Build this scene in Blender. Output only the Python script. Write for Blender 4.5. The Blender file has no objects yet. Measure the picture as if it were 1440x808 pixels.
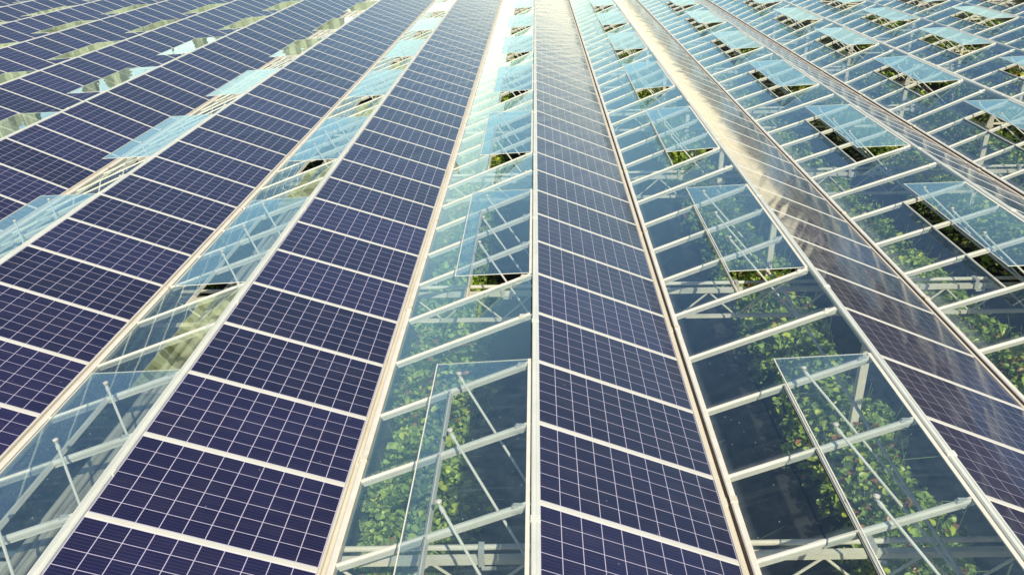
import bpy, math, random
import numpy as np
from mathutils import Matrix, Vector

random.seed(7)
rng = np.random.default_rng(7)
scene = bpy.context.scene
COL = scene.collection

# ------------------------------------------------------------------ camera
FOC, TH, YAW, ROLL = 1177.644, 0.438451, -0.032735, -0.019017
CAM = Vector((0.0755, 0.0, 3.9265))
F = Vector((math.sin(YAW) * math.cos(TH), math.cos(YAW) * math.cos(TH), -math.sin(TH)))
Rt = Vector((math.cos(YAW), -math.sin(YAW), 0.0))
Up = Rt.cross(F)
Rt, Up = (math.cos(ROLL) * Rt + math.sin(ROLL) * Up), (-math.sin(ROLL) * Rt + math.cos(ROLL) * Up)
cd = bpy.data.cameras.new("camera")
cam = bpy.data.objects.new("camera", cd)
COL.objects.link(cam)
cd.sensor_fit = 'HORIZONTAL'
cd.sensor_width = 36.0
cd.lens = FOC / 1440 * 36
cd.clip_start = 0.1
cd.clip_end = 3000
m3 = Matrix((Rt, Up, -F)).transposed()
cam.matrix_world = Matrix.Translation(CAM) @ m3.to_4x4()
scene.camera = cam


def project(P):
    d = Vector(P) - CAM
    z = d.dot(F)
    if z < 0.3:
        return None
    return 720 + FOC * d.dot(Rt) / z, 404 - FOC * d.dot(Up) / z


def in_view(P, m=40):
    q = project(P)
    return q is not None and -m < q[0] < 1440 + m and -m < q[1] < 808 + m


# ------------------------------------------------------------------ light
SUN = Vector((0.30, -1.0, 1.0)).normalized()          # towards the sun
elev = math.asin(SUN.z)
azim = math.atan2(SUN.x, SUN.y)                        # from +Y towards +X
world = bpy.data.worlds.new("World")
scene.world = world
world.use_nodes = True
nt = world.node_tree
nt.nodes.clear()
sky = nt.nodes.new("ShaderNodeTexSky")
sky.sky_type = 'NISHITA'
sky.sun_disc = False
sky.sun_elevation = elev
sky.sun_rotation = azim
sky.altitude = 50
sky.air_density = 1.0
sky.dust_density = 0.6
sky.ozone_density = 2.0
bg = nt.nodes.new("ShaderNodeBackground")
bg.inputs[1].default_value = 0.12
wo = nt.nodes.new("ShaderNodeOutputWorld")
# bright warm haze low over the horizon, added to the clear sky
tcw = nt.nodes.new("ShaderNodeTexCoord")
sep = nt.nodes.new("ShaderNodeSeparateXYZ")
nt.links.new(tcw.outputs["Generated"], sep.inputs[0])
rmp = nt.nodes.new("ShaderNodeValToRGB")
rmp.color_ramp.interpolation = 'EASE'
el_ = rmp.color_ramp.elements
el_[0].position = 0.0
el_[0].color = (19.0, 14.5, 7.6, 1)
el_[1].position = 0.75
el_[1].color = (0.0, 0.0, 0.0, 1)
e1 = rmp.color_ramp.elements.new(0.06)
e1.color = (9.0, 7.2, 3.3, 1)
e2 = rmp.color_ramp.elements.new(0.14)
e2.color = (2.6, 2.4, 0.6, 1)
e3 = rmp.color_ramp.elements.new(0.22)
e3.color = (0.5, 1.0, 0.4, 1)
e4 = rmp.color_ramp.elements.new(0.45)
e4.color = (0.0, 0.2, 0.4, 1)
nt.links.new(sep.outputs["Z"], rmp.inputs[0])
addc = nt.nodes.new("ShaderNodeMix")
addc.data_type = 'RGBA'
addc.blend_type = 'ADD'
addc.inputs[0].default_value = 1.0
nt.links.new(sky.outputs[0], addc.inputs[6])
nt.links.new(rmp.outputs[0], addc.inputs[7])
nt.links.new(addc.outputs[2], bg.inputs[0])
nt.links.new(bg.outputs[0], wo.inputs[0])

sd = bpy.data.lights.new("sun", 'SUN')
sd.energy = 5.0
sd.angle = math.radians(0.5)
sd.color = (1.0, 0.88, 0.66)
sun = bpy.data.objects.new("sun", sd)
COL.objects.link(sun)
sun.rotation_euler = SUN.to_track_quat('Z', 'Y').to_euler()
sun.location = (0, -10, 30)

scene.view_settings.view_transform = 'Standard'
scene.view_settings.look = 'None'
scene.view_settings.exposure = 0.2
scene.view_settings.gamma = 1.0
scene.cycles.transparent_max_bounces = 24
scene.cycles.max_bounces = 10
scene.cycles.caustics_reflective = False


# ------------------------------------------------------------------ materials
def mat(name):
    m = bpy.data.materials.new(name)
    m.use_nodes = True
    n = m.node_tree
    n.nodes.clear()
    out = n.nodes.new("ShaderNodeOutputMaterial")
    return m, n, out


def N(n, t, **kw):
    x = n.nodes.new(t)
    for k, v in kw.items():
        if k == 'inp':
            for a, b in v.items():
                x.inputs[a].default_value = b
        else:
            setattr(x, k, v)
    return x


def L(n, a, b):
    n.links.new(a, b)


def principled(name, col, rough=0.5, noise=None, metal=0.0, bump=0.0, spec=0.5):
    m, n, out = mat(name)
    p = N(n, "ShaderNodeBsdfPrincipled")
    p.inputs["Roughness"].default_value = rough
    p.inputs["Metallic"].default_value = metal
    p.inputs["Specular IOR Level"].default_value = spec
    p.inputs["Base Color"].default_value = (*col, 1)
    L(n, p.outputs[0], out.inputs[0])
    if noise:
        col2, scale, amount = noise[:3]
        stretch = noise[3] if len(noise) > 3 else (1, 1, 1)
        tc = N(n, "ShaderNodeTexCoord")
        geo = N(n, "ShaderNodeNewGeometry")
        mp = N(n, "ShaderNodeMapping")
        mp.inputs["Scale"].default_value = stretch
        L(n, geo.outputs["Position"], mp.inputs[0])
        t = N(n, "ShaderNodeTexNoise", inp={"Scale": scale, "Detail": 6.0, "Roughness": 0.65})
        L(n, mp.outputs[0], t.inputs["Vector"])
        r = N(n, "ShaderNodeMapRange", inp={"From Min": 0.42, "From Max": 0.72, "To Min": 0.0, "To Max": amount})
        L(n, t.outputs["Fac"], r.inputs[0])
        mx = N(n, "ShaderNodeMix", data_type='RGBA')
        mx.inputs[6].default_value = (*col, 1)
        mx.inputs[7].default_value = (*col2, 1)
        L(n, r.outputs[0], mx.inputs[0])
        L(n, mx.outputs[2], p.inputs["Base Color"])
        if bump:
            b = N(n, "ShaderNodeBump", inp={"Strength": bump, "Distance": 0.01})
            L(n, t.outputs["Fac"], b.inputs["Height"])
            L(n, b.outputs[0], p.inputs["Normal"])
    return m


M_WHITE = principled("white_coated_aluminium", (0.76, 0.735, 0.65), 0.38, ((0.58, 0.53, 0.42), 5.0, 0.5))
M_RAIL = principled("pale_panel_rail", (0.60, 0.60, 0.54), 0.4, ((0.52, 0.50, 0.42), 6.0, 0.4))
M_RIDGE = principled("weathered_ridge_aluminium", (0.66, 0.68, 0.62), 0.4, ((0.48, 0.50, 0.47), 3.0, 0.5, (1, .6, 1)))
M_GUT = principled("dusty_gutter", (0.64, 0.60, 0.49), 0.6, ((0.50, 0.43, 0.30), 2.5, 0.55, (2, .8, 1)))
M_SEAM_SHADE = principled("brown_seam_with_painted_shade", (0.022, 0.015, 0.010), 0.9, ((0.07, 0.04, 0.02), 4.0, 0.7, (1, .4, 1)))  # brown seam; shade of the slot and sill face put into its colour
M_STEEL = principled("cream_painted_steel", (0.74, 0.71, 0.60), 0.45, ((0.48, 0.42, 0.32), 4.0, 0.55))
M_RUBBER = principled("dark_glazing_rubber", (0.03, 0.03, 0.03), 0.6)
M_BRACKET = principled("galvanised_bracket", (0.66, 0.66, 0.62), 0.45, ((0.4, 0.4, 0.38), 40.0, 0.6), 0.3)
M_SCREEN = principled("folded_screen_cloth", (0.42, 0.40, 0.32), 0.7, ((0.14, 0.13, 0.11), 2.0, 0.9, (14, .6, 1)))


def glass_mat(name, tint, f0, dirt, dirt_col=(0.75, 0.8, 0.75), rough=0.0, wav=0.02, power=3.7, edges=False):
    m, n, out = mat(name)
    geo = N(n, "ShaderNodeNewGeometry")
    dot = N(n, "ShaderNodeVectorMath", operation='DOT_PRODUCT')
    L(n, geo.outputs["Incoming"], dot.inputs[0])
    L(n, geo.outputs["Normal"], dot.inputs[1])
    ab = N(n, "ShaderNodeMath", operation='ABSOLUTE')
    L(n, dot.outputs["Value"], ab.inputs[0])
    om = N(n, "ShaderNodeMath", operation='SUBTRACT')
    om.inputs[0].default_value = 1.0
    L(n, ab.outputs[0], om.inputs[1])
    pw = N(n, "ShaderNodeMath", operation='POWER')
    L(n, om.outputs[0], pw.inputs[0])
    pw.inputs[1].default_value = power
    fr = N(n, "ShaderNodeMapRange", inp={"From Min": 0.0, "From Max": 1.0, "To Min": f0, "To Max": 1.0})
    L(n, pw.outputs[0], fr.inputs[0])
    tr = N(n, "ShaderNodeBsdfTransparent")
    tr.inputs[0].default_value = (*tint, 1)
    gl = N(n, "ShaderNodeBsdfGlossy")
    gl.inputs["Roughness"].default_value = rough
    gl.inputs["Color"].default_value = (0.85, 0.98, 0.96, 1)
    t = N(n, "ShaderNodeTexNoise", inp={"Scale": 1.6, "Detail": 1.0})
    L(n, geo.outputs["Position"], t.inputs["Vector"])
    b = N(n, "ShaderNodeBump", inp={"Strength": wav, "Distance": 0.1})
    L(n, t.outputs["Fac"], b.inputs["Height"])
    L(n, b.outputs[0], gl.inputs["Normal"])
    mx = N(n, "ShaderNodeMixShader")
    L(n, fr.outputs[0], mx.inputs[0])
    L(n, tr.outputs[0], mx.inputs[1])
    L(n, gl.outputs[0], mx.inputs[2])
    # dust film and speckles
    df = N(n, "ShaderNodeBsdfDiffuse")
    df.inputs[0].default_value = (*dirt_col, 1)
    t2 = N(n, "ShaderNodeTexNoise", inp={"Scale": 7.0, "Detail": 8.0, "Roughness": 0.75})
    L(n, geo.outputs["Position"], t2.inputs["Vector"])
    r2 = N(n, "ShaderNodeMapRange", inp={"From Min": 0.35, "From Max": 0.75, "To Min": dirt * 0.4, "To Max": dirt * 1.9})
    L(n, t2.outputs["Fac"], r2.inputs[0])
    v = N(n, "ShaderNodeTexVoronoi", inp={"Scale": 9.0})
    L(n, geo.outputs["Position"], v.inputs["Vector"])
    lt = N(n, "ShaderNodeMath", operation='LESS_THAN')
    lt.inputs[1].default_value = 0.055
    L(n, v.outputs["Distance"], lt.inputs[0])
    ml = N(n, "ShaderNodeMath", operation='MULTIPLY')
    ml.inputs[1].default_value = 0.25
    L(n, lt.outputs[0], ml.inputs[0])
    ad = N(n, "ShaderNodeMath", operation='ADD')
    L(n, r2.outputs[0], ad.inputs[0])
    L(n, ml.outputs[0], ad.inputs[1])
    # wash streaks running down the pane, and grime held along the bars and the lower edge
    mp = N(n, "ShaderNodeMapping")
    mp.inputs["Scale"].default_value = (1.0, 14.0, 1.0)
    L(n, geo.outputs["Position"], mp.inputs[0])
    t5 = N(n, "ShaderNodeTexNoise", inp={"Scale": 1.3, "Detail": 4.0, "Roughness": 0.6})
    L(n, mp.outputs[0], t5.inputs["Vector"])
    r5 = N(n, "ShaderNodeMapRange", inp={"From Min": 0.56, "From Max": 0.78, "To Min": 0.0, "To Max": dirt * 1.6})
    L(n, t5.outputs["Fac"], r5.inputs[0])
    ad2 = N(n, "ShaderNodeMath", operation='ADD')
    L(n, ad.outputs[0], ad2.inputs[0])
    L(n, r5.outputs[0], ad2.inputs[1])
    tot = ad2
    if edges:
        tc = N(n, "ShaderNodeTexCoord")
        sx = N(n, "ShaderNodeSeparateXYZ")
        L(n, tc.outputs["Object"], sx.inputs[0])
        a1 = N(n, "ShaderNodeMath", operation='SUBTRACT')
        L(n, sx.outputs["Y"], a1.inputs[0])
        a1.inputs[1].default_value = 0.5
        a2 = N(n, "ShaderNodeMath", operation='ABSOLUTE')
        L(n, a1.outputs[0], a2.inputs[0])
        a3 = N(n, "ShaderNodeMapRange", inp={"From Min": 0.42, "From Max": 0.485, "To Min": 0.0, "To Max": 0.16})
        L(n, a2.outputs[0], a3.inputs[0])
        a4 = N(n, "ShaderNodeMapRange", inp={"From Min": 1.56, "From Max": 1.66, "To Min": 0.0, "To Max": 0.14})
        L(n, sx.outputs["X"], a4.inputs[0])
        a5 = N(n, "ShaderNodeMath", operation='ADD')
        L(n, a3.outputs[0], a5.inputs[0])
        L(n, a4.outputs[0], a5.inputs[1])
        a6 = N(n, "ShaderNodeMath", operation='MULTIPLY')
        L(n, a5.outputs[0], a6.inputs[0])
        L(n, t2.outputs["Fac"], a6.inputs[1])
        a7 = N(n, "ShaderNodeMath", operation='ADD')
        L(n, a6.outputs[0], a7.inputs[0])
        L(n, ad2.outputs[0], a7.inputs[1])
        tot = a7
    m2 = N(n, "ShaderNodeMixShader")
    L(n, tot.outputs[0], m2.inputs[0])
    L(n, mx.outputs[0], m2.inputs[1])
    L(n, df.outputs[0], m2.inputs[2])
    L(n, m2.outputs[0], out.inputs[0])
    return m


M_GLASS = glass_mat("clear_roof_glass", (0.955, 0.98, 0.975), 0.05, 0.010, (0.62, 0.70, 0.70))
M_PANE = glass_mat("roof_glass_with_grime", (0.955, 0.98, 0.975), 0.05, 0.010, (0.62, 0.70, 0.70), edges=True)
M_VGLASS = glass_mat("blue_tinted_vent_glass", (0.935, 0.975, 0.98), 0.10, 0.018, (0.6, 0.8, 0.82), power=4.2)


def panel_mat(name, cells):
    m, n, out = mat(name)
    p = N(n, "ShaderNodeBsdfPrincipled")
    tc = N(n, "ShaderNodeTexCoord")
    geo = N(n, "ShaderNodeNewGeometry")
    oi = N(n, "ShaderNodeObjectInfo")
    if cells:
        # fine busbars running along the long side of the panel
        sx = N(n, "ShaderNodeSeparateXYZ")
        L(n, tc.outputs["Object"], sx.inputs[0])
        mu = N(n, "ShaderNodeMath", operation='MULTIPLY')
        mu.inputs[1].default_value = 5.0 / 0.1567
        L(n, sx.outputs["Y"], mu.inputs[0])
        fr = N(n, "ShaderNodeMath", operation='FRACT')
        L(n, mu.outputs[0], fr.inputs[0])
        lt = N(n, "ShaderNodeMath", operation='LESS_THAN')
        lt.inputs[1].default_value = 0.10
        L(n, fr.outputs[0], lt.inputs[0])
        # slight cell-to-cell and panel-to-panel tone
        t = N(n, "ShaderNodeTexNoise", inp={"Scale": 2.5, "Detail": 2.0})
        L(n, geo.outputs["Position"], t.inputs["Vector"])
        c1 = N(n, "ShaderNodeMix", data_type='RGBA')
        c1.inputs[6].default_value = (0.0060, 0.0050, 0.026, 1)
        c1.inputs[7].default_value = (0.011, 0.010, 0.048, 1)
        L(n, t.outputs["Fac"], c1.inputs[0])
        c2 = N(n, "ShaderNodeMix", data_type='RGBA')
        c2.inputs[7].default_value = (0.065, 0.058, 0.105, 1)
        ms = N(n, "ShaderNodeMath", operation='MULTIPLY')
        ms.inputs[1].default_value = 0.6
        L(n, lt.outputs[0], ms.inputs[0])
        L(n, ms.outputs[0], c2.inputs[0])
        L(n, c1.outputs[2], c2.inputs[6])
        pv = N(n, "ShaderNodeMapRange", inp={"From Min": 0.0, "From Max": 1.0, "To Min": 0.72, "To Max": 1.45})
        L(n, oi.outputs["Random"], pv.inputs[0])
        hv = N(n, "ShaderNodeHueSaturation")
        L(n, pv.outputs[0], hv.inputs["Value"])
        L(n, c2.outputs[2], hv.inputs["Color"])
        # droppings and dried specks
        vs = N(n, "ShaderNodeTexVoronoi", inp={"Scale": 5.0})
        L(n, geo.outputs["Position"], vs.inputs["Vector"])
        l3 = N(n, "ShaderNodeMath", operation='LESS_THAN')
        l3.inputs[1].default_value = 0.03
        L(n, vs.outputs["Distance"], l3.inputs[0])
        l4 = N(n, "ShaderNodeMath", operation='MULTIPLY')
        l4.inputs[1].default_value = 0.35
        L(n, l3.outputs[0], l4.inputs[0])
        c3 = N(n, "ShaderNodeMix", data_type='RGBA')
        c3.inputs[7].default_value = (0.55, 0.52, 0.48, 1)
        L(n, l4.outputs[0], c3.inputs[0])
        L(n, hv.outputs[0], c3.inputs[6])
        base = c3.outputs[2]
    else:
        rgb = N(n, "ShaderNodeRGB")
        rgb.outputs[0].default_value = (0.50, 0.47, 0.62, 1)
        base = rgb.outputs[0]
    # dust: streaks running down the slope, a little thicker at the low edge
    mp = N(n, "ShaderNodeMapping")
    mp.inputs["Scale"].default_value = (0.7, 5.0, 1.0)
    L(n, tc.outputs["Object"], mp.inputs[0])
    ofs = N(n, "ShaderNodeVectorMath", operation='SCALE')
    L(n, geo.outputs["Position"], ofs.inputs[0])
    ofs.inputs["Scale"].default_value = 1.0
    L(n, ofs.outputs[0], mp.inputs[0])
    t3 = N(n, "ShaderNodeTexNoise", inp={"Scale": 1.7, "Detail": 5.0, "Roughness": 0.6})
    L(n, mp.outputs[0], t3.inputs["Vector"])
    r3 = N(n, "ShaderNodeMapRange", inp={"From Min": 0.45, "From Max": 0.8, "To Min": 0.0, "To Max": 0.03})
    L(n, t3.outputs["Fac"], r3.inputs[0])
    dm = N(n, "ShaderNodeMix", data_type='RGBA')
    dm.inputs[7].default_value = (0.45, 0.38, 0.30, 1)
    L(n, base, dm.inputs[6])
    L(n, r3.outputs[0], dm.inputs[0])
    L(n, dm.outputs[2], p.inputs["Base Color"])
    p.inputs["Roughness"].default_value = 0.5
    p.inputs["Specular IOR Level"].default_value = 0.3
    p.inputs["Coat Weight"].default_value = 1.0
    p.inputs["Coat IOR"].default_value = 1.45
    p.inputs["Sheen Weight"].default_value = 0.012
    p.inputs["Sheen Roughness"].default_value = 0.35
    p.inputs["Sheen Tint"].default_value = (1.0, 0.86, 0.66, 1)
    rr = N(n, "ShaderNodeMapRange", inp={"From Min": 0.3, "From Max": 0.75, "To Min": 0.06, "To Max": 0.15})
    L(n, t3.outputs["Fac"], rr.inputs[0])
    L(n, rr.outputs[0], p.inputs["Coat Roughness"])
    tw = N(n, "ShaderNodeTexNoise", inp={"Scale": 3.0, "Detail": 1.0})
    vr = N(n, "ShaderNodeVectorRotate", rotation_type='Z_AXIS')
    vr.inputs["Angle"].default_value = math.radians(21.5)
    L(n, geo.outputs["Position"], vr.inputs["Vector"])
    mw = N(n, "ShaderNodeMapping")
    mw.inputs["Scale"].default_value = (1.5, 0.16, 0.0)
    L(n, vr.outputs[0], mw.inputs[0])
    L(n, mw.outputs[0], tw.inputs["Vector"])
    b = N(n, "ShaderNodeBump", inp={"Strength": 0.32, "Distance": 0.04})
    L(n, tw.outputs["Fac"], b.inputs["Height"])
    L(n, b.outputs[0], p.inputs["Coat Normal"])
    L(n, p.outputs[0], out.inputs[0])
    return m


M_CELL = panel_mat("indigo_solar_cell", True)
M_BACK = panel_mat("pale_backsheet_under_glass", False)


def leaf_mat():
    m, n, out = mat("crop_leaf")
    p = N(n, "ShaderNodeBsdfPrincipled")
    at = N(n, "ShaderNodeAttribute", attribute_name="tone")
    L(n, at.outputs["Color"], p.inputs["Base Color"])
    p.inputs["Roughness"].default_value = 0.36
    tl = N(n, "ShaderNodeBsdfTranslucent")
    hs = N(n, "ShaderNodeHueSaturation", inp={"Value": 1.5, "Saturation": 1.1})
    L(n, at.outputs["Color"], hs.inputs["Color"])
    L(n, hs.outputs[0], tl.inputs[0])
    mx = N(n, "ShaderNodeMixShader")
    mx.inputs[0].default_value = 0.3
    L(n, p.outputs[0], mx.inputs[1])
    L(n, tl.outputs[0], mx.inputs[2])
    L(n, mx.outputs[0], out.inputs[0])
    return m


M_LEAF = leaf_mat()
M_STEM = principled("pale_green_stem", (0.16, 0.24, 0.08), 0.6)


def floor_mat():
    m, n, out = mat("dark_ground_cloth")
    p = N(n, "ShaderNodeBsdfPrincipled")
    geo = N(n, "ShaderNodeNewGeometry")
    t = N(n, "ShaderNodeTexNoise", inp={"Scale": 3.0, "Detail": 8.0, "Roughness": 0.7})
    L(n, geo.outputs["Position"], t.inputs["Vector"])
    c = N(n, "ShaderNodeMix", data_type='RGBA')
    c.inputs[6].default_value = (0.010, 0.012, 0.016, 1)
    c.inputs[7].default_value = (0.024, 0.025, 0.028, 1)
    L(n, t.outputs["Fac"], c.inputs[0])
    L(n, c.outputs[2], p.inputs["Base Color"])
    p.inputs["Roughness"].default_value = 0.85
    L(n, p.outputs[0], out.inputs[0])
    return m


M_FLOOR = floor_mat()


# ------------------------------------------------------------------ mesh helpers
class MB:
    def __init__(self):
        self.v = []
        self.f = []
        self.mi = []

    def box(self, x0, x1, y0, y1, z0, z1, mi=0):
        b = len(self.v)
        self.v += [(x0, y0, z0), (x1, y0, z0), (x1, y1, z0), (x0, y1, z0),
                   (x0, y0, z1), (x1, y0, z1), (x1, y1, z1), (x0, y1, z1)]
        for q in ((3, 2, 1, 0), (4, 5, 6, 7), (0, 1, 5, 4), (1, 2, 6, 5), (2, 3, 7, 6), (3, 0, 4, 7)):
            self.f.append(tuple(b + i for i in q))
            self.mi.append(mi)

    def quad(self, a, b_, c, d, mi=0):
        b = len(self.v)
        self.v += [tuple(a), tuple(b_), tuple(c), tuple(d)]
        self.f.append((b, b + 1, b + 2, b + 3))
        self.mi.append(mi)

    def loft(self, profile, path, closed=True, cap=True, mi=0, width=None):
        """profile: list of (s, t) in the frame of each path station (point, S, T)"""
        b = len(self.v)
        n = len(profile)
        for P, S_, T_ in path:
            for s, t in profile:
                self.v.append(tuple(Vector(P) + Vector(S_) * s + Vector(T_) * t))
        for j in range(len(path) - 1):
            for i in range(n if closed else n - 1):
                a = b + j * n + i
                c = b + j * n + (i + 1) % n
                self.f.append((a, c, c + n, a + n))
                self.mi.append(mi)
        if cap and closed:
            self.f.append(tuple(b + i for i in range(n))[::-1])
            self.mi.append(mi)
            self.f.append(tuple(b + (len(path) - 1) * n + i for i in range(n)))
            self.mi.append(mi)

    def rod(self, a, b_, r, seg=8, mi=0):
        a = Vector(a)
        b_ = Vector(b_)
        d = (b_ - a).normalized()
        h = Vector((0, 0, 1)) if abs(d.z) < 0.9 else Vector((1, 0, 0))
        s = d.cross(h).normalized()
        t = s.cross(d)
        prof = [(r * math.cos(2 * math.pi * i / seg), r * math.sin(2 * math.pi * i / seg)) for i in range(seg)]
        self.loft(prof, [(a, s, t), (b_, s, t)], mi=mi)

    def mesh(self, name, mats, smooth=False):
        me = bpy.data.meshes.new(name)
        me.from_pydata(self.v, [], self.f)
        for m in mats:
            me.materials.append(m)
        if len(mats) > 1:
            me.polygons.foreach_set("material_index", self.mi)
        if smooth:
            me.polygons.foreach_set("use_smooth", [True] * len(self.f))
        me.update()
        return me


def link(name, data, parent=None, mw=None, kind=None, label=None, cat=None, group=None):
    o = bpy.data.objects.new(name, data)
    COL.objects.link(o)
    if parent is not None:
        o.parent = parent
    if mw is not None:
        o.matrix_local = mw
    if kind:
        o["kind"] = kind
    if label:
        o["label"] = label
    if cat:
        o["category"] = cat
    if group:
        o["group"] = group
    return o


ORD = ["", "first", "second", "third", "fourth", "fifth", "sixth", "seventh", "eighth", "ninth", "tenth", "eleventh",
       "twelfth", "thirteenth", "fourteenth", "fifteenth", "sixteenth", "seventeenth", "eighteenth", "nineteenth",
       "twentieth"] + ["twenty-" + x for x in ("first", "second", "third", "fourth", "fifth", "sixth", "seventh", "eighth", "ninth")] + \
      ["thirtieth"] + ["thirty-" + x for x in ("first", "second", "third", "fourth", "fifth", "sixth", "seventh", "eighth", "ninth")] + ["fortieth"]

# ------------------------------------------------------------------ roof geometry
S = 3.20255
Y0 = 4.7889
TL = math.tan(0.377721)
DROP = TL * S / 2
RD = {-3: (-0.026, 0.066), -2: (-0.051, -0.014), -1: (-0.039, -0.079), 0: (0.056, -0.009), 1: (0.005, 0.031), 2: (0.015, 0.004), 3: (0.0, 0.045)}
GD = {-3: (0.011, -0.02), -2: (0.075, 0.0), -1: (0.106, -0.01), 0: (0.033, 0.025), 1: (-0.072, 0.045), 2: (-0.022, -0.038), 3: (0.0, -0.015)}
YO = {-2: -0.014, -1: -0.056, 1: 0.021, 2: 0.14, 3: 0.24, 4: 0.30, 5: 0.32, 6: 0.34, 7: 0.36}
I0, I1 = -7, 54          # bar rows
KMIN, KMAX = -10, 10
YA, YB = Y0 + I0, Y0 + I1


def ridge(k):
    d = RD.get(k, (0, 0))
    return k * S + d[0], d[1]


def gutter(k):           # gutter on the right of ridge k
    d = GD.get(k, (0, 0))
    return k * S + S / 2 + d[0], -DROP + d[1]


def rowy(k, i):
    return Y0 + i + YO.get(k, 0)


def slope_frame(P0, P1):
    """matrix with x down the slope from P0 to P1 (in XZ), y along +Y, z the upward normal"""
    dx, dz = P1[0] - P0[0], P1[1] - P0[1]
    ln = math.hypot(dx, dz)
    ux, uz = dx / ln, dz / ln
    X = Vector((ux, 0, uz))
    if ux > 0:
        Y = Vector((0, 1, 0))
    else:
        Y = Vector((0, -1, 0))
    Z = X.cross(Y)
    M = Matrix((X, Y, Z)).transposed().to_4x4()
    return M, ln


PFIX = {-3: 1.023, -2: 1.079, -1: 1.075, 0: 0.985, 1: 0.969}

# ------------------------------------------------------------------ ground
mb = MB()
mb.quad((-400, -300, -4.25), (400, -300, -4.25), (400, 500, -4.25), (-400, 500, -4.25))
link("floor", mb.mesh("floor", [M_FLOOR]), kind="structure")
# wooded hills far off to the left
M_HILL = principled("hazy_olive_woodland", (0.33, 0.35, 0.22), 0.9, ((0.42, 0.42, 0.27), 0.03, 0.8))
hv_, hf_ = [], []
NA, NR = 220, 9
for a in range(NA):
    az = math.radians(-88 + 82 * a / (NA - 1))
    d_ = math.degrees(az)
    env = math.exp(-((d_ + 36) / 17.0) ** 2) * 1.0 + 0.25 * math.exp(-((d_ + 70) / 14.0) ** 2)
    env = max(env, 0.72 * math.exp(-((d_ + 17) / 11.0) ** 2))
    env *= min(1.0, max(0.0, (-6.5 - d_) / 4.0))
    h = 42 * env * (1 + 0.10 * math.sin(d_ * 1.1) + 0.07 * math.sin(d_ * 3.7 + 1)) + env * 3.0 * (math.sin(d_ * 13) + math.sin(d_ * 29 + 2))
    for q in range(NR):
        rr_ = 170 + 16 * q
        zz = -4.3 + (h + 0.0) * math.sin(math.pi * q / (NR - 1)) ** 0.8
        hv_.append((rr_ * math.sin(az), rr_ * math.cos(az), zz + (random.uniform(-1, 1) * env if 0 < q < NR - 1 else 0)))
for a in range(NA - 1):
    for q in range(NR - 1):
        i_ = a * NR + q
        hf_.append((i_, i_ + NR, i_ + NR + 1, i_ + 1))
hm_ = bpy.data.meshes.new("hills")
hm_.from_pydata(hv_, [], hf_)
hm_.materials.append(M_HILL)
link("hills", hm_, kind="structure")
# uneven treeline added unseen on the right to darken and streak panel reflections
M_ADDED_TREES = principled("added_treeline_dark", (0.055, 0.060, 0.035), 0.9, ((0.11, 0.11, 0.05), 0.08, 0.9))
hv_, hf_ = [], []
NA, NR = 520, 7
for a in range(NA):
    d_ = 15 + 70 * a / (NA - 1)
    az = math.radians(d_)
    up = min(1.0, max(0.0, (d_ - 16) / 16.0))
    gaps = 0.5 + 0.5 * math.sin(d_ * 3.1 + 1.3 * math.sin(d_ * 0.9))
    dens_ = min(1.0, max(0.0, (d_ - 22) / 12.0))
    h = up * (9 + 15 * (gaps * (1 - dens_) + dens_ * (0.8 + 0.2 * gaps)) + 1.5 * math.sin(d_ * 17) + 1.0 * math.sin(d_ * 41))
    for q in range(NR):
        rr_ = 150 + 7 * q
        zz = -4.3 + h * math.sin(math.pi * q / (NR - 1)) ** 0.5
        hv_.append((rr_ * math.sin(az), rr_ * math.cos(az), zz + (random.uniform(-.6, .6) * up if 0 < q < NR - 1 else 0)))
for a in range(NA - 1):
    for q in range(NR - 1):
        i_ = a * NR + q
        hf_.append((i_, i_ + NR, i_ + NR + 1, i_ + 1))
hm_ = bpy.data.meshes.new("added_treeline")
hm_.from_pydata(hv_, [], hf_)
hm_.materials.append(M_ADDED_TREES)
link("added_treeline", hm_, kind="stuff", label="unseen dark treeline added to block horizon glow from the right panels")
# overlapping strips of ground cloth laid along the paths
for j, k in enumerate(range(-4, 9)):
    gx, _ = gutter(k)
    mb = MB()
    mb.box(gx + 0.95, gx + 1.62, -4, 60, -4.243, -4.232)
    mb.box(gx + 1.56, gx + 2.30, -4, 60, -4.229, -4.222)
    link("path_cloth", mb.mesh("path_cloth", [M_FLOOR]), kind="structure")

# ------------------------------------------------------------------ shared pieces
PL, PW, CP = 1.600, 0.948, 0.1567
mb = MB()
mb.box(0, PL, 0, PW, -0.008, 0.0)
ME_BACK = mb.mesh("solar_panel", [M_BACK])
mb = MB()
CX = 0.1592
cx0, cy0 = (PL - 10 * CX) / 2, (PW - 6 * CP) / 2
g = 0.0031
for a in range(10):
    for b in range(6):
        x, y = cx0 + a * CX, cy0 + b * CP
        mb.quad((x + g, y + g, 0.0012), (x + CX - g, y + g, 0.0012), (x + CX - g, y + CP - g, 0.0012), (x + g, y + CP - g, 0.0012))
ME_CELL = mb.mesh("cell_grid", [M_CELL])

mb = MB()   # rail between two panels, with a shallow rounded top
prof = [(-0.026, -0.02), (0.026, -0.02), (0.026, 0.002), (0.020, 0.004), (-0.020, 0.004), (-0.026, 0.002)]
mb.loft(prof, [((0, 0, 0), (0, 1, 0), (0, 0, 1)), ((PL, 0, 0), (0, 1, 0), (0, 0, 1))])
ME_RAIL = mb.mesh("panel_rail", [M_RAIL])

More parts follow.
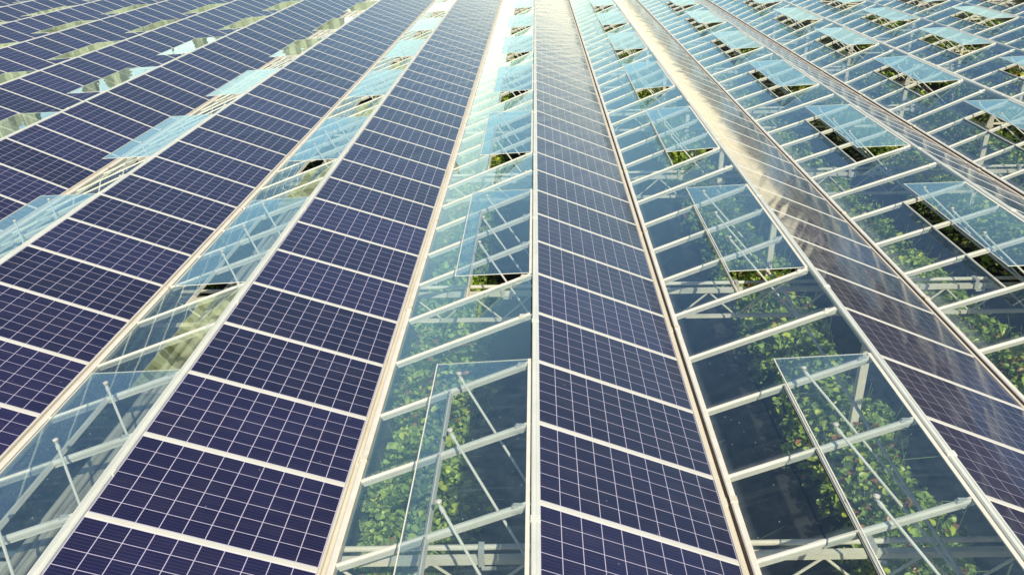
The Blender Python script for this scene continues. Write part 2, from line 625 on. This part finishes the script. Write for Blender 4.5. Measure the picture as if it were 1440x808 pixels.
# vent parts, in a frame whose origin is the hinge, x towards -X (away from the ridge), y along +Y
VW = 3.01
VL = 0.875
mb = MB()
mb.box(-VL, 0.0, 0, VW, -0.003, 0.003)
ME_VPANE = mb.mesh("vent_pane", [M_VGLASS])
mb = MB()
mb.box(-VL - 0.006, -VL + 0.003, -0.004, VW + 0.004, -0.006, 0.006)
mb.box(-0.02, 0.010, -0.006, VW + 0.006, -0.008, 0.006)
mb.box(-VL + 0.004, -0.021, -0.003, -0.0005, -0.004, 0.004, 1)
mb.box(-VL + 0.004, -0.021, VW + 0.0005, VW + 0.003, -0.004, 0.004, 1)
ME_VFRAME = mb.mesh("roof_vent", [M_WHITE, M_RIDGE])
mb = MB()
mb.rod((0, 0, -0.022), (0, 0, -0.004), 0.020, 10)
mb.rod((0, 0, 0.004), (0, 0, 0.009), 0.024, 12)
mb.rod((0, 0, 0.010), (0, 0, 0.015), 0.015, 8)
ME_CLIP = mb.mesh("pane_clip", [M_BRACKET])
ROD = Vector((0.76, -0.94, -0.76))
mb = MB()
mb.rod((0, 0, -0.02), ROD, 0.012, 8)
mb.rod(ROD * 0.02 + Vector((0, 0, -0.02)), ROD * 0.05 + Vector((0, 0, -0.02)), 0.018, 8)
ME_ROD = mb.mesh("push_rod", [M_WHITE])
mb = MB()   # bracket that holds a glazing bar below the ridge
mb.box(-0.17, -0.10, -0.016, 0.016, -0.105, -0.045)
mb.box(-0.16, -0.005, -0.010, 0.010, -0.046, -0.026)
ME_BRK = mb.mesh("ridge_bracket", [M_BRACKET])

# ------------------------------------------------------------------ spans
VENT_ROWS = [i for i in range(I0, I1 - 3) if (i - 4) % 5 == 0]     # vent covers rows i .. i+3
panel_slots = []


def span_name(k):
    if k == 0:
        return "the central ridge"
    return f"the {ORD[abs(k)]} ridge {'left' if k < 0 else 'right'} of the central one"


SIDE = lambda k: "at the centre of the roof" if k == 0 else (f"{ORD[abs(k)]} to the {'left' if k < 0 else 'right'} of the central ridge")

for k in range(KMIN, KMAX + 1):
    R0 = ridge(k)
    G0 = gutter(k)
    GL = gutter(k - 1)
    root = link("roof_span", None, label=("roof span whose ridge runs straight up the middle, panels one side, glass the other"
                                          if k == 0 else f"greenhouse roof span with the ridge {ORD[abs(k)]} to the {'left' if k < 0 else 'right'} of the central ridge"),
                cat="greenhouse roof", group="glass and solar roof spans side by side")
    yo = YO.get(k, 0)

    # --- panel slope (right of the ridge)
    Mf, ln = slope_frame((R0[0], R0[1]), (G0[0], G0[1]))
    a0 = 0.034
    fx = PFIX.get(k, (G0[0] - R0[0]) / (S / 2))
    SC = Matrix.Diagonal((fx, 1, 1, 1))
    far_rails = MB()
    for i in range(I0, I1):
        y = rowy(k, i)
        base = Matrix.Translation((R0[0], y + 0.026, R0[1])) @ Mf @ Matrix.Translation((a0, 0, 0)) @ SC
        ctr = base @ Vector((PL / 2, PW / 2, 0))
        panel_slots.append((k, i, base, ctr))
    rl = [(i, Matrix.Translation((R0[0], rowy(k, i), R0[1])) @ Mf @ Matrix.Translation((a0, 0, 0)) @ SC) for i in range(I0, I1 + 1)]
    for i, m in rl:
        if k <= 2 and in_view(m @ Vector((PL / 2, 0, 0)), 90):
            link("panel_rail", ME_RAIL, root, m)
        else:
            b = len(far_rails.v)
            me = ME_RAIL
            far_rails.v += [tuple(m @ v.co) for v in me.vertices]
            for pgn in me.polygons:
                far_rails.f.append(tuple(b + q for q in pgn.vertices))
                far_rails.mi.append(0)
    link("rail_run", far_rails.mesh("rail_run", [M_RAIL]), root, kind="stuff")

    # --- ridge
    mb = MB()
    rx, rz = R0
    prof = [(rx - 0.030, rz - 0.045), (rx + 0.034, rz - 0.045), (rx + 0.034, rz - 0.004), (rx + 0.024, rz + 0.006),
            (rx + 0.012, rz + 0.006), (rx + 0.010, rz + 0.001), (rx - 0.010, rz + 0.001), (rx - 0.012, rz + 0.008), (rx - 0.022, rz + 0.008), (rx - 0.030, rz - 0.004)]
    if k == -1:           # wide flashing on this ridge
        prof = [(rx - 0.055, rz - 0.045), (rx + 0.028, rz - 0.045), (rx + 0.028, rz + 0.006), (rx + 0.016, rz + 0.020),
                (rx + 0.008, rz + 0.008), (rx - 0.006, rz + 0.008), (rx - 0.012, rz + 0.020), (rx - 0.055, rz + 0.002)]
    mb.loft(prof, [((0, YA, 0), (1, 0, 0), (0, 0, 1)), ((0, YB, 0), (1, 0, 0), (0, 0, 1))])
    link("ridge_beam", mb.mesh("ridge_beam", [M_RIDGE]), root)

    # --- gutter on the right of the panels
    gx, gz = G0
    pe = base @ Vector((PL, 0, 0))
    px, pz = pe.x, pe.z
    mb = MB()
    x = px + 0.004
    st = [(x, pz + 0.006), (x + 0.022, pz + 0.008), (x + 0.026, pz - 0.018)]           # lip beside the panels
    xr = gx + (0.055 if k >= 0 else 0.035)                                                              # glass side
    prof = st + [(xr - 0.064, pz - 0.022), (xr - 0.064, pz - 0.075), (x, pz - 0.075)]
    mb.loft(prof, [((0, YA, 0), (1, 0, 0), (0, 0, 1)), ((0, YB, 0), (1, 0, 0), (0, 0, 1))])
    link("gutter", mb.mesh("gutter", [M_GUT]), root)
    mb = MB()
    mb.box(xr - 0.0635, xr - 0.0455, YA, YB, pz - 0.078, pz - (0.004 if k >= 0 else 0.016))  # solid strip filling the slot, painted dark in place of its shade
    link("gutter_slot_fill", mb.mesh("gutter_slot_fill", [M_GUT if k == -1 else M_SEAM_SHADE]), root)
    mb = MB()
    prof = [(xr - 0.045, pz - 0.075), (xr + 0.012, pz - 0.075), (xr + 0.012, pz + 0.004), (xr - 0.006, pz + 0.016), (xr - 0.036, pz + 0.012), (xr - 0.045, pz + 0.002)]
    mb.loft(prof, [((0, YA, 0), (1, 0, 0), (0, 0, 1)), ((0, YB, 0), (1, 0, 0), (0, 0, 1))])
    link("glass_sill", mb.mesh("glass_sill", [M_WHITE]), root)

    mb = MB()
    mb.box(x - 0.001, xr - 0.066, -0.05, 0.05, pz - 0.030, pz - 0.012)
    mb.box(xr - 0.047, xr + 0.014, -0.035, 0.035, pz - 0.030, pz + 0.018)
    me_j = mb.mesh("gutter_joint", [M_GUT])
    mb = MB()
    mb.box(rx - 0.033, rx + 0.037, -0.03, 0.03, rz - 0.040, rz + 0.0095)
    for sx_ in (-0.02, 0.02):
        mb.rod((rx + sx_, 0, rz + 0.009), (rx + sx_, 0, rz + 0.014), 0.006, 6)
    me_rj = mb.mesh("ridge_joint", [M_RIDGE])
    for j in range(12):
        yj = 1.6 + 3.0 * j + (k * 0.7) % 1.3
        if in_view((rx, yj, 0), 60) and yj < 26 and -4 < k < 4:
            link("gutter_joint", me_j, root, Matrix.Translation((0, yj + 0.9, 0)))
            link("ridge_joint", me_rj, root, Matrix.Translation((0, yj, 0)))

    # --- glass slope (left of the ridge), frame: x down from the ridge, y towards -Y
    Mg, lg = slope_frame((R0[0], R0[1]), (GL[0], GL[1]))
    e0 = 0.045
    e1 = lg - 0.055 / math.cos(math.atan(TL))         # meets the sill of the gutter on the left
    seat = 0.875 if k < 2 else 0.96
    barm = MB()
    prof = [(-0.010, -0.056), (0.010, -0.056), (0.012, -0.030), (0.022, -0.024), (0.023, -0.004), (0.014, 0.004), (0.009, 0.005), (0.008, 0.014), (-0.008, 0.014), (-0.009, 0.005), (-0.014, 0.004), (-0.023, -0.004), (-0.022, -0.024), (-0.012, -0.030)]
    barm.loft(prof, [((e0 + 0.012, 0, 0), (0, 1, 0), (0, 0, 1)), ((e1, 0, 0), (0, 1, 0), (0, 0, 1))])
    me_bar = barm.mesh("glazing_bar", [M_WHITE])
    pm = MB()
    pm.box(e0, e1, 0.017, 1 - 0.017, 0.000, 0.004)
    me_pane = pm.mesh("glass_pane", [M_PANE])
    pm = MB()
    pm.box(seat + 0.016, e1, 0.017, 1 - 0.017, 0.000, 0.004)
    me_low = pm.mesh("lower_glass_pane", [M_PANE])
    see_glass = k >= -2
    runs = MB()
    brk = MB()
    panes = MB()
    opened = set()
    for i in VENT_ROWS:
        opened |= {i, i + 1, i + 2}

    def add(mbx, me, m):
        b = len(mbx.v)
        mbx.v += [tuple(m @ v.co) for v in me.vertices]
        for pgn in me.polygons:
            mbx.f.append(tuple(b + q for q in pgn.vertices))
            mbx.mi.append(0)

    for i in range(I0, I1 + 1):
        y = rowy(k, i)
        m = Matrix.Translation((R0[0], y, R0[1])) @ Mg
        mbk = Matrix.Translation((R0[0], y, R0[1]))
        vis = see_glass and in_view(m @ Vector((lg / 2, 0, 0)), 120) and y < 44
        if vis:
            o = link("glazing_bar", me_bar, root, m)
            if y < 26:
                link("ridge_bracket", ME_BRK, o, m.inverted() @ mbk)
        else:
            add(runs, me_bar, m)
        if i < I1:
            m2 = Matrix.Translation((R0[0], y + 1, R0[1])) @ Mg       # frame y runs to -Y
            me = me_low if i in opened else me_pane
            if vis:
                link("glass_pane", me, root, m2)
            else:
                add(panes, me, m2)
    if runs.f:
        link("bar_run", runs.mesh("bar_run", [M_WHITE]), root, kind="stuff")
    if panes.f:
        link("pane_run", panes.mesh("pane_run", [M_GLASS]), root, kind="stuff")

    # --- shaft that turns to push the vents open
    mb = MB()
    mb.rod((R0[0] + 0.055, YA, R0[1] - 0.80), (R0[0] + 0.055, YB, R0[1] - 0.80), 0.017, 8)
    link("vent_shaft", mb.mesh("vent_shaft", [M_STEEL]), root)

    # --- vents
    hx, hz = R0[0] - 0.048, R0[1] - 0.016
    for i in VENT_ROWS:
        y = rowy(k, i)
        ang = math.radians(3.2 + random.uniform(-1.0, 1.0) * (0.7 if abs(k) < 2 and i < 5 else 1.6))
        if i == -1 and k in (0, 1):
            ang = math.radians(3.6)
        m = Matrix.Translation((hx, y + 0.035, hz)) @ Matrix.Rotation(-ang, 4, 'Y')
        detail = (k >= -3 and in_view((hx - 0.4, y + 1.5, 0), 160)) and y < 30
        if not (in_view((hx - 0.4, y + 1.5, 0), 160)) and not (abs(k) < 4 and y < 12):
            o = link("roof_vent", ME_VFRAME, root, m)
            link("vent_pane", ME_VPANE, o, Matrix.Identity(4))
            continue
        o = link("roof_vent", ME_VFRAME, root, m)
        link("vent_pane", ME_VPANE, o, Matrix.Identity(4))
        for c in (2.82, 1.92, 1.02):
            link("pane_clip", ME_CLIP, o, Matrix.Translation((-0.655, c, 0)))
            link("push_rod", ME_ROD, o, Matrix.Translation((-0.655, c, 0)) @ Matrix.Rotation(ang, 4, 'Y'))
        # seat rail across the opening
        sm = MB()
        sm.box(seat - 0.018, seat - 0.002, -3.0, 0.0, -0.030, 0.012)
        sm.box(seat - 0.001, seat + 0.005, -3.0, 0.0, -0.030, 0.009, 1)
        sm.box(seat + 0.0055, seat + 0.0085, -3.0, 0.0, -0.030, 0.012)
        sm.box(seat + 0.009, seat + 0.0155, -3.0, 0.0, -0.030, 0.008, 1)
        ms = Matrix.Translation((R0[0], y, R0[1])) @ Mg
        if i == VENT_ROWS[0]:
            pass
        key = ("seat", k)
        if not hasattr(bpy, "_seats"):
            bpy._seats = {}
        if key not in bpy._seats:
            bpy._seats[key] = sm.mesh("seat_rail", [M_WHITE, M_RUBBER])
        link("seat_rail", bpy._seats[key], root, ms)
if hasattr(bpy, "_seats"):
    del bpy._seats

# ------------------------------------------------------------------ solar panels
vis = []
rest = []
for k, i, m, c in panel_slots:
    cs = [m @ Vector((a, b, 0)) for a in (0.1, PL - 0.1) for b in (0.1, PW - 0.1)]
    if k <= 2 and any(in_view(q, 0) for q in cs + [c]):
        vis.append(((c - CAM).length, k, i, m))
    else:
        rest.append(m)
vis.sort(key=lambda t: t[0])
rest += [t[3] for t in vis[300:]]
vis = vis[:300]
rows = {}
for d, k, i, m in vis:
    rows.setdefault(k, []).append(i)


def row_words(k):
    if k == 0:
        return "in the row just right of the central ridge"
    if k < 0:
        return f"in the {ORD[-k]} panel row left of the central ridge"
    return f"in the {ORD[k + 1]} panel row right of the central ridge"


for d, k, i, m in vis:
    n_ = sorted(rows[k]).index(i) + 1
    nm = "nearest" if n_ == 1 else (ORD[n_] + " nearest")
    o = link("solar_panel", ME_BACK, None, m, label=f"dark indigo solar panel, {nm} {row_words(k)}", cat="solar panel",
             group="solar panels on the roof slopes")
    link("cell_grid", ME_CELL, o, Matrix.Identity(4))
bk, ce = MB(), MB()
for m in rest:
    for mbx, me in ((bk, ME_BACK), (ce, ME_CELL)):
        if mbx is ce and (m.translation - CAM).length > 40:
            b = len(ce.v)
            ce.v += [tuple(m @ Vector(q)) for q in ((0.02, 0.01, .0012), (PL - .02, 0.01, .0012), (PL - .02, PW - .01, .0012), (0.02, PW - .01, .0012))]
            ce.f.append((b, b + 1, b + 2, b + 3))
            ce.mi.append(0)
            continue
        b = len(mbx.v)
        mbx.v += [tuple(m @ v.co) for v in me.vertices]
        for pgn in me.polygons:
            mbx.f.append(tuple(b + q for q in pgn.vertices))
            mbx.mi.append(0)
far = link("solar_panel_field", bk.mesh("solar_panel_field", [M_BACK]), kind="stuff",
           label="farther solar panels continuing the rows into the distance", cat="solar panels")
link("cell_field", ce.mesh("cell_field", [M_CELL]), far, kind="stuff")

# ------------------------------------------------------------------ trusses and columns
TY0 = 5.23
XL, XR = gutter(KMIN)[0], gutter(KMAX)[0]
mb = MB()
mb.rod((XL, 0, 0), (XR, 0, 0), 0.024, 10)
ME_PIPE = mb.mesh("top_pipe", [M_STEEL])
mb = MB()
mb.box(XL, XR, -0.03, 0.03, -0.060, 0.0)
ME_TBEAM = mb.mesh("top_beam", [M_STEEL])
mb = MB()
mb.box(XL, XR, -0.022, 0.022, -0.022, 0.022)
ME_CHORD = mb.mesh("bottom_chord", [M_STEEL])
DH, DW = 0.36, S / 8
mb = MB()
mb.rod((0, 0, 0), (DW, 0, -DH), 0.013, 8)
ME_DG1 = mb.mesh("diagonal", [M_STEEL])
mb = MB()
mb.rod((0, 0, -DH), (DW, 0, 0), 0.013, 8)
ME_DG2 = mb.mesh("diagonal", [M_STEEL])
mb = MB()
mb.box(-0.024, 0.024, -0.060, -0.052, -0.055, 0.088)
mb.box(-0.024, 0.024, -0.052, 0.076, 0.081, 0.088)
mb.box(0.0, 0.12, -0.066, -0.052, -0.083, -0.056)
ME_TB = mb.mesh("pipe_bracket", [M_BRACKET])
for t in range(-1, 11):
    y = TY0 + 5 * t
    root = link("lattice_truss", None, mw=Matrix.Translation((0, y, -0.93)) @ Matrix.Rotation(0.028, 4, 'Z'),
                label=(f"cream lattice truss under the glass, {ORD[t + 1] if t > 0 else 'nearest'} from the bottom edge" if t >= 0
                       else "cream lattice truss just below the bottom edge of the view"),
                cat="roof truss", group="lattice trusses crossing under the roof")
    link("top_pipe", ME_PIPE, root, Matrix.Translation((0, 0.05, 0.055)))
    link("top_beam", ME_TBEAM, root, Matrix.Identity(4))
    link("bottom_chord", ME_CHORD, root, Matrix.Translation((0, 0, -0.060 - DH)))
    run = MB()
    nseg = int((XR - XL) / DW)
    for s in range(nseg):
        x = XL + s * DW
        me = ME_DG1 if s % 2 == 0 else ME_DG2
        mm = Matrix.Translation((x, 0, -0.060))
        if 0 <= t < 4 and -6.5 < x < 15 and in_view((x, y, -1.2), 60):
            link("diagonal", me, root, mm)
        else:
            b = len(run.v)
            run.v += [tuple(mm @ v.co) for v in me.vertices]
            for pgn in me.polygons:
                run.f.append(tuple(b + q for q in pgn.vertices))
                run.mi.append(0)
    if run.f:
        link("diagonal_run", run.mesh("diagonal_run", [M_STEEL]), root, kind="stuff")
    for k in range(-2, 8):
        link("pipe_bracket", ME_TB, root, Matrix.Translation((ridge(k)[0] - 0.44, 0, 0)))

mb = MB()
prof = [(-0.055, -0.05), (0.055, -0.05), (0.055, 0.05), (0.043, 0.05), (0.043, -0.036), (-0.043, -0.036), (-0.043, 0.05), (-0.055, 0.05)]
mb.loft(prof, [((0, 0, -4.24), (1, 0, 0), (0, 1, 0)), ((0, 0, -1.42), (1, 0, 0), (0, 1, 0))])
ME_COL = mb.mesh("column_post", [M_STEEL])
mb = MB()
mb.box(-0.075, 0.075, -0.058, -0.052, -1.46, -0.76)
mb.box(-0.10, 0.10, -0.07, 0.07, -1.42, -1.405)
ME_HEAD = mb.mesh("head_plate", [M_BRACKET])
for k in (-3, 1, 3, 5, 7):
    gx = gutter(k)[0]
    for t in range(0, 8):
        y = TY0 + 5 * t + 0.028 * gx + 0.0
        if not in_view((gx, y, -2.2), 200):
            continue
        ws = "left" if k < 0 else "right"
        n_ = {-3: "third", 1: "second", 3: "fourth", 5: "sixth", 7: "eighth"}[k]
        root = link("steel_column", None, mw=Matrix.Translation((gx - 0.05, y, 0)),
                    label=f"white steel column under the {n_} gutter {ws} of the central ridge, at the {ORD[t + 1]} truss",
                    cat="column", group="columns carrying the gutters")
        link("column_post", ME_COL, root, Matrix.Identity(4))
        link("head_plate", ME_HEAD, root, Matrix.Identity(4))

# folded shade screen lying on the trusses under the first ridge on the left
mb = MB()
x = -4.14
while x < -3.66:
    w = random.uniform(0.05, 0.085)
    path = []
    for j in range(80):
        yy = 0 + j * 0.7
        path.append(((x + w / 2 + 0.012 * math.sin(j * 1.3 + x * 50), yy, -0.815 + 0.012 * math.sin(j * 0.9 + x * 31)), (1, 0, 0), (0, 0, 1)))
    pr = [(w / 2 * math.cos(q * math.pi / 4), 0.032 * math.sin(q * math.pi / 4)) for q in range(8)]
    mb.loft(pr, path)
    x += w + random.uniform(0.0, 0.02)
link("folded_screen", mb.mesh("folded_screen", [M_SCREEN], True), label="folded pale shade screen lying on the trusses beside the first ridge to the left",
     cat="shade screen")


# ------------------------------------------------------------------ crop
def leaf_field(x0, x1, y0, y1, dens, size, detailed, seed, tilt=0.5):
    r = np.random.default_rng(seed)
    n = int((x1 - x0) * (y1 - y0) * dens)
    xc, hw = (x0 + x1) / 2, (x1 - x0) / 2
    y = r.uniform(y0, y1, n)
    # clumps: each plant has its own reach and height
    ph = seed * 1.7
    half = hw * (0.88 + 0.16 * np.sin(y * 2.1 + ph) + 0.12 * np.sin(y * 5.3 + ph * 2) + 0.08 * np.sin(y * 11.0 + ph))
    u = r.uniform(-1, 1, n)
    u = np.sign(u) * np.abs(u) ** 0.85
    x = xc + u * half + r.normal(0, 0.04, n)
    lump = 0.16 * np.sin(y * 3.3 + ph) * np.cos(x * 4 + ph) + 0.10 * np.sin(y * 7.7 + x * 6)
    z = -3.12 + lump - 0.55 * np.abs(u) ** 2.2 + r.uniform(-0.30, 0.06, n) - (r.random(n) < 0.25) * r.uniform(0.1, 0.5, n)
    keep = np.sin(y * 1.7 + ph * 3) * np.sin(x * 5 + y * 2.3) > -0.86
    x, y, z = x[keep], y[keep], z[keep]
    n = len(x)
    sz = size * r.lognormal(0, 0.28, n)
    yaw = r.uniform(0, 2 * np.pi, n)
    tx = r.normal(0, tilt, n)
    ty = r.normal(0, tilt, n)
    if detailed:
        # ovate leaf folded along the midrib: 8 vertices, 6 faces
        tpl = np.array([(0, -0.5, 0), (-0.36, -0.34, 0.16), (-0.40, 0.02, 0.20), (-0.20, 0.34, 0.08), (0, 0.62, -0.16),
                        (0.20, 0.34, 0.08), (0.40, 0.02, 0.20), (0.36, -0.34, 0.16), (0, 0.0, 0.0)])
        faces = [(0, 8, 1), (1, 8, 2), (2, 8, 3), (3, 8, 4), (4, 8, 5), (5, 8, 6), (6, 8, 7), (7, 8, 0)]
    else:
        tpl = np.array([(0, -0.5, 0), (-0.40, 0.0, 0.12), (0, 0.55, 0), (0.40, 0.0, 0.12)])
        faces = [(0, 2, 1), (0, 3, 2)]
    nv = len(tpl)
    V = np.repeat(tpl[None], n, 0) * sz[:, None, None]
    c, s = np.cos(tx)[:, None], np.sin(tx)[:, None]
    Y_, Z_ = V[:, :, 1] * c - V[:, :, 2] * s, V[:, :, 1] * s + V[:, :, 2] * c
    V[:, :, 1], V[:, :, 2] = Y_, Z_
    c, s = np.cos(ty)[:, None], np.sin(ty)[:, None]
    X_, Z_ = V[:, :, 0] * c + V[:, :, 2] * s, -V[:, :, 0] * s + V[:, :, 2] * c
    V[:, :, 0], V[:, :, 2] = X_, Z_
    c, s = np.cos(yaw)[:, None], np.sin(yaw)[:, None]
    X_, Y_ = V[:, :, 0] * c - V[:, :, 1] * s, V[:, :, 0] * s + V[:, :, 1] * c
    V[:, :, 0], V[:, :, 1] = X_, Y_
    V += np.stack([x, y, z], 1)[:, None, :]
    # tones
    a = np.array([0.08, 0.15, 0.04])
    b = np.array([0.42, 0.58, 0.14])
    e = np.array([0.66, 0.72, 0.07])
    q = r.random(n)[:, None]
    colr = a + (b - a) * q
    yl = r.random(n) < 0.24
    colr[yl] = b + (e - b) * r.random((yl.sum(), 1))
    od = (r.random(n) < 0.085) & (np.sin(y * 1.1 + ph) > -0.1)
    colr[od] = np.array([0.50, 0.22, 0.12]) * r.uniform(0.6, 1.1, (od.sum(), 1))
    return V.reshape(-1, 3), (np.array(faces)[None] + (np.arange(n) * nv)[:, None, None]).reshape(-1, 3), np.repeat(colr, nv, 0)


def build_leaves(name, parts, parent):
    off = 0
    Vs, Fs, Cs = [], [], []
    for V, Fc, C in parts:
        Vs.append(V)
        Fs.append(Fc + off)
        Cs.append(C)
        off += len(V)
    V, Fc, C = np.concatenate(Vs), np.concatenate(Fs), np.concatenate(Cs)
    me = bpy.data.meshes.new(name)
    me.vertices.add(len(V))
    me.vertices.foreach_set("co", V.astype(np.float32).ravel())
    me.loops.add(Fc.size)
    me.loops.foreach_set("vertex_index", Fc.astype(np.int32).ravel())
    me.polygons.add(len(Fc))
    me.polygons.foreach_set("loop_start", np.arange(0, Fc.size, 3, dtype=np.int32))
    me.polygons.foreach_set("loop_total", np.full(len(Fc), 3, dtype=np.int32))
    me.update(calc_edges=True)
    at = me.color_attributes.new("tone", 'FLOAT_COLOR', 'POINT')
    at.data.foreach_set("color", np.concatenate([C, np.ones((len(C), 1))], 1).astype(np.float32).ravel())
    me.materials.append(M_LEAF)
    return link(name, me, parent, kind="stuff")


for k in range(-5, 9):
    gx = gutter(k)[0]
    side = "left" if k < 0 else "right"
    cnt = -k if k < 0 else k + 1
    root = link("crop_row", None, mw=Matrix.Translation((0, 0, 0)),
                label=f"long leafy green crop row growing beneath the {ORD[cnt]} gutter {side} of the central ridge",
                cat="crop row", group="crop rows under the gutters")
    x0, x1 = gx - 0.78, gx + 0.72
    near = -3 <= k <= 3
    if near:
        parts = [leaf_field(x0, x1, 3, 17, 720, 0.088, True, 20 + k), leaf_field(x0, x1, 17, 36, 330, 0.11, False, 60 + k),
                 leaf_field(x0, x1, 36, 60, 60, 0.18, False, 90 + k)]
    else:
        parts = [leaf_field(x0, x1, 4, 36, 220, 0.13, False, 20 + k), leaf_field(x0, x1, 36, 60, 60, 0.18, False, 60 + k)]
    build_leaves("foliage", parts, root)
    st = MB()
    r = random.Random(k)
    yy = 3.0
    while yy < 30:
        x = gx + r.uniform(-0.5, 0.5)
        a = (x, yy, -4.2)
        b = (x + r.uniform(-.15, .15), yy + r.uniform(-.15, .15), -3.25)
        st.rod(a, b, 0.008, 5)
        if r.random() < 0.5:
            s = r.choice((-1, 1))
            c = (x + s * r.uniform(.5, .9), yy + r.uniform(-.3, .3), -3.0 + r.uniform(-.3, .2))
            st.rod(b, c, 0.005, 5)
        for q in range(3):
            p0 = (gx + r.uniform(-.6, .6), yy + r.uniform(-.1, .2), -3.35)
            st.rod(p0, (p0[0] + r.uniform(-.2, .2), p0[1] + r.uniform(-.2, .2), -2.92 + r.uniform(-.1, .1)), 0.004, 4)
        yy += 0.30
    link("stem_run", st.mesh("stem_run", [M_STEM]), root, kind="stuff")
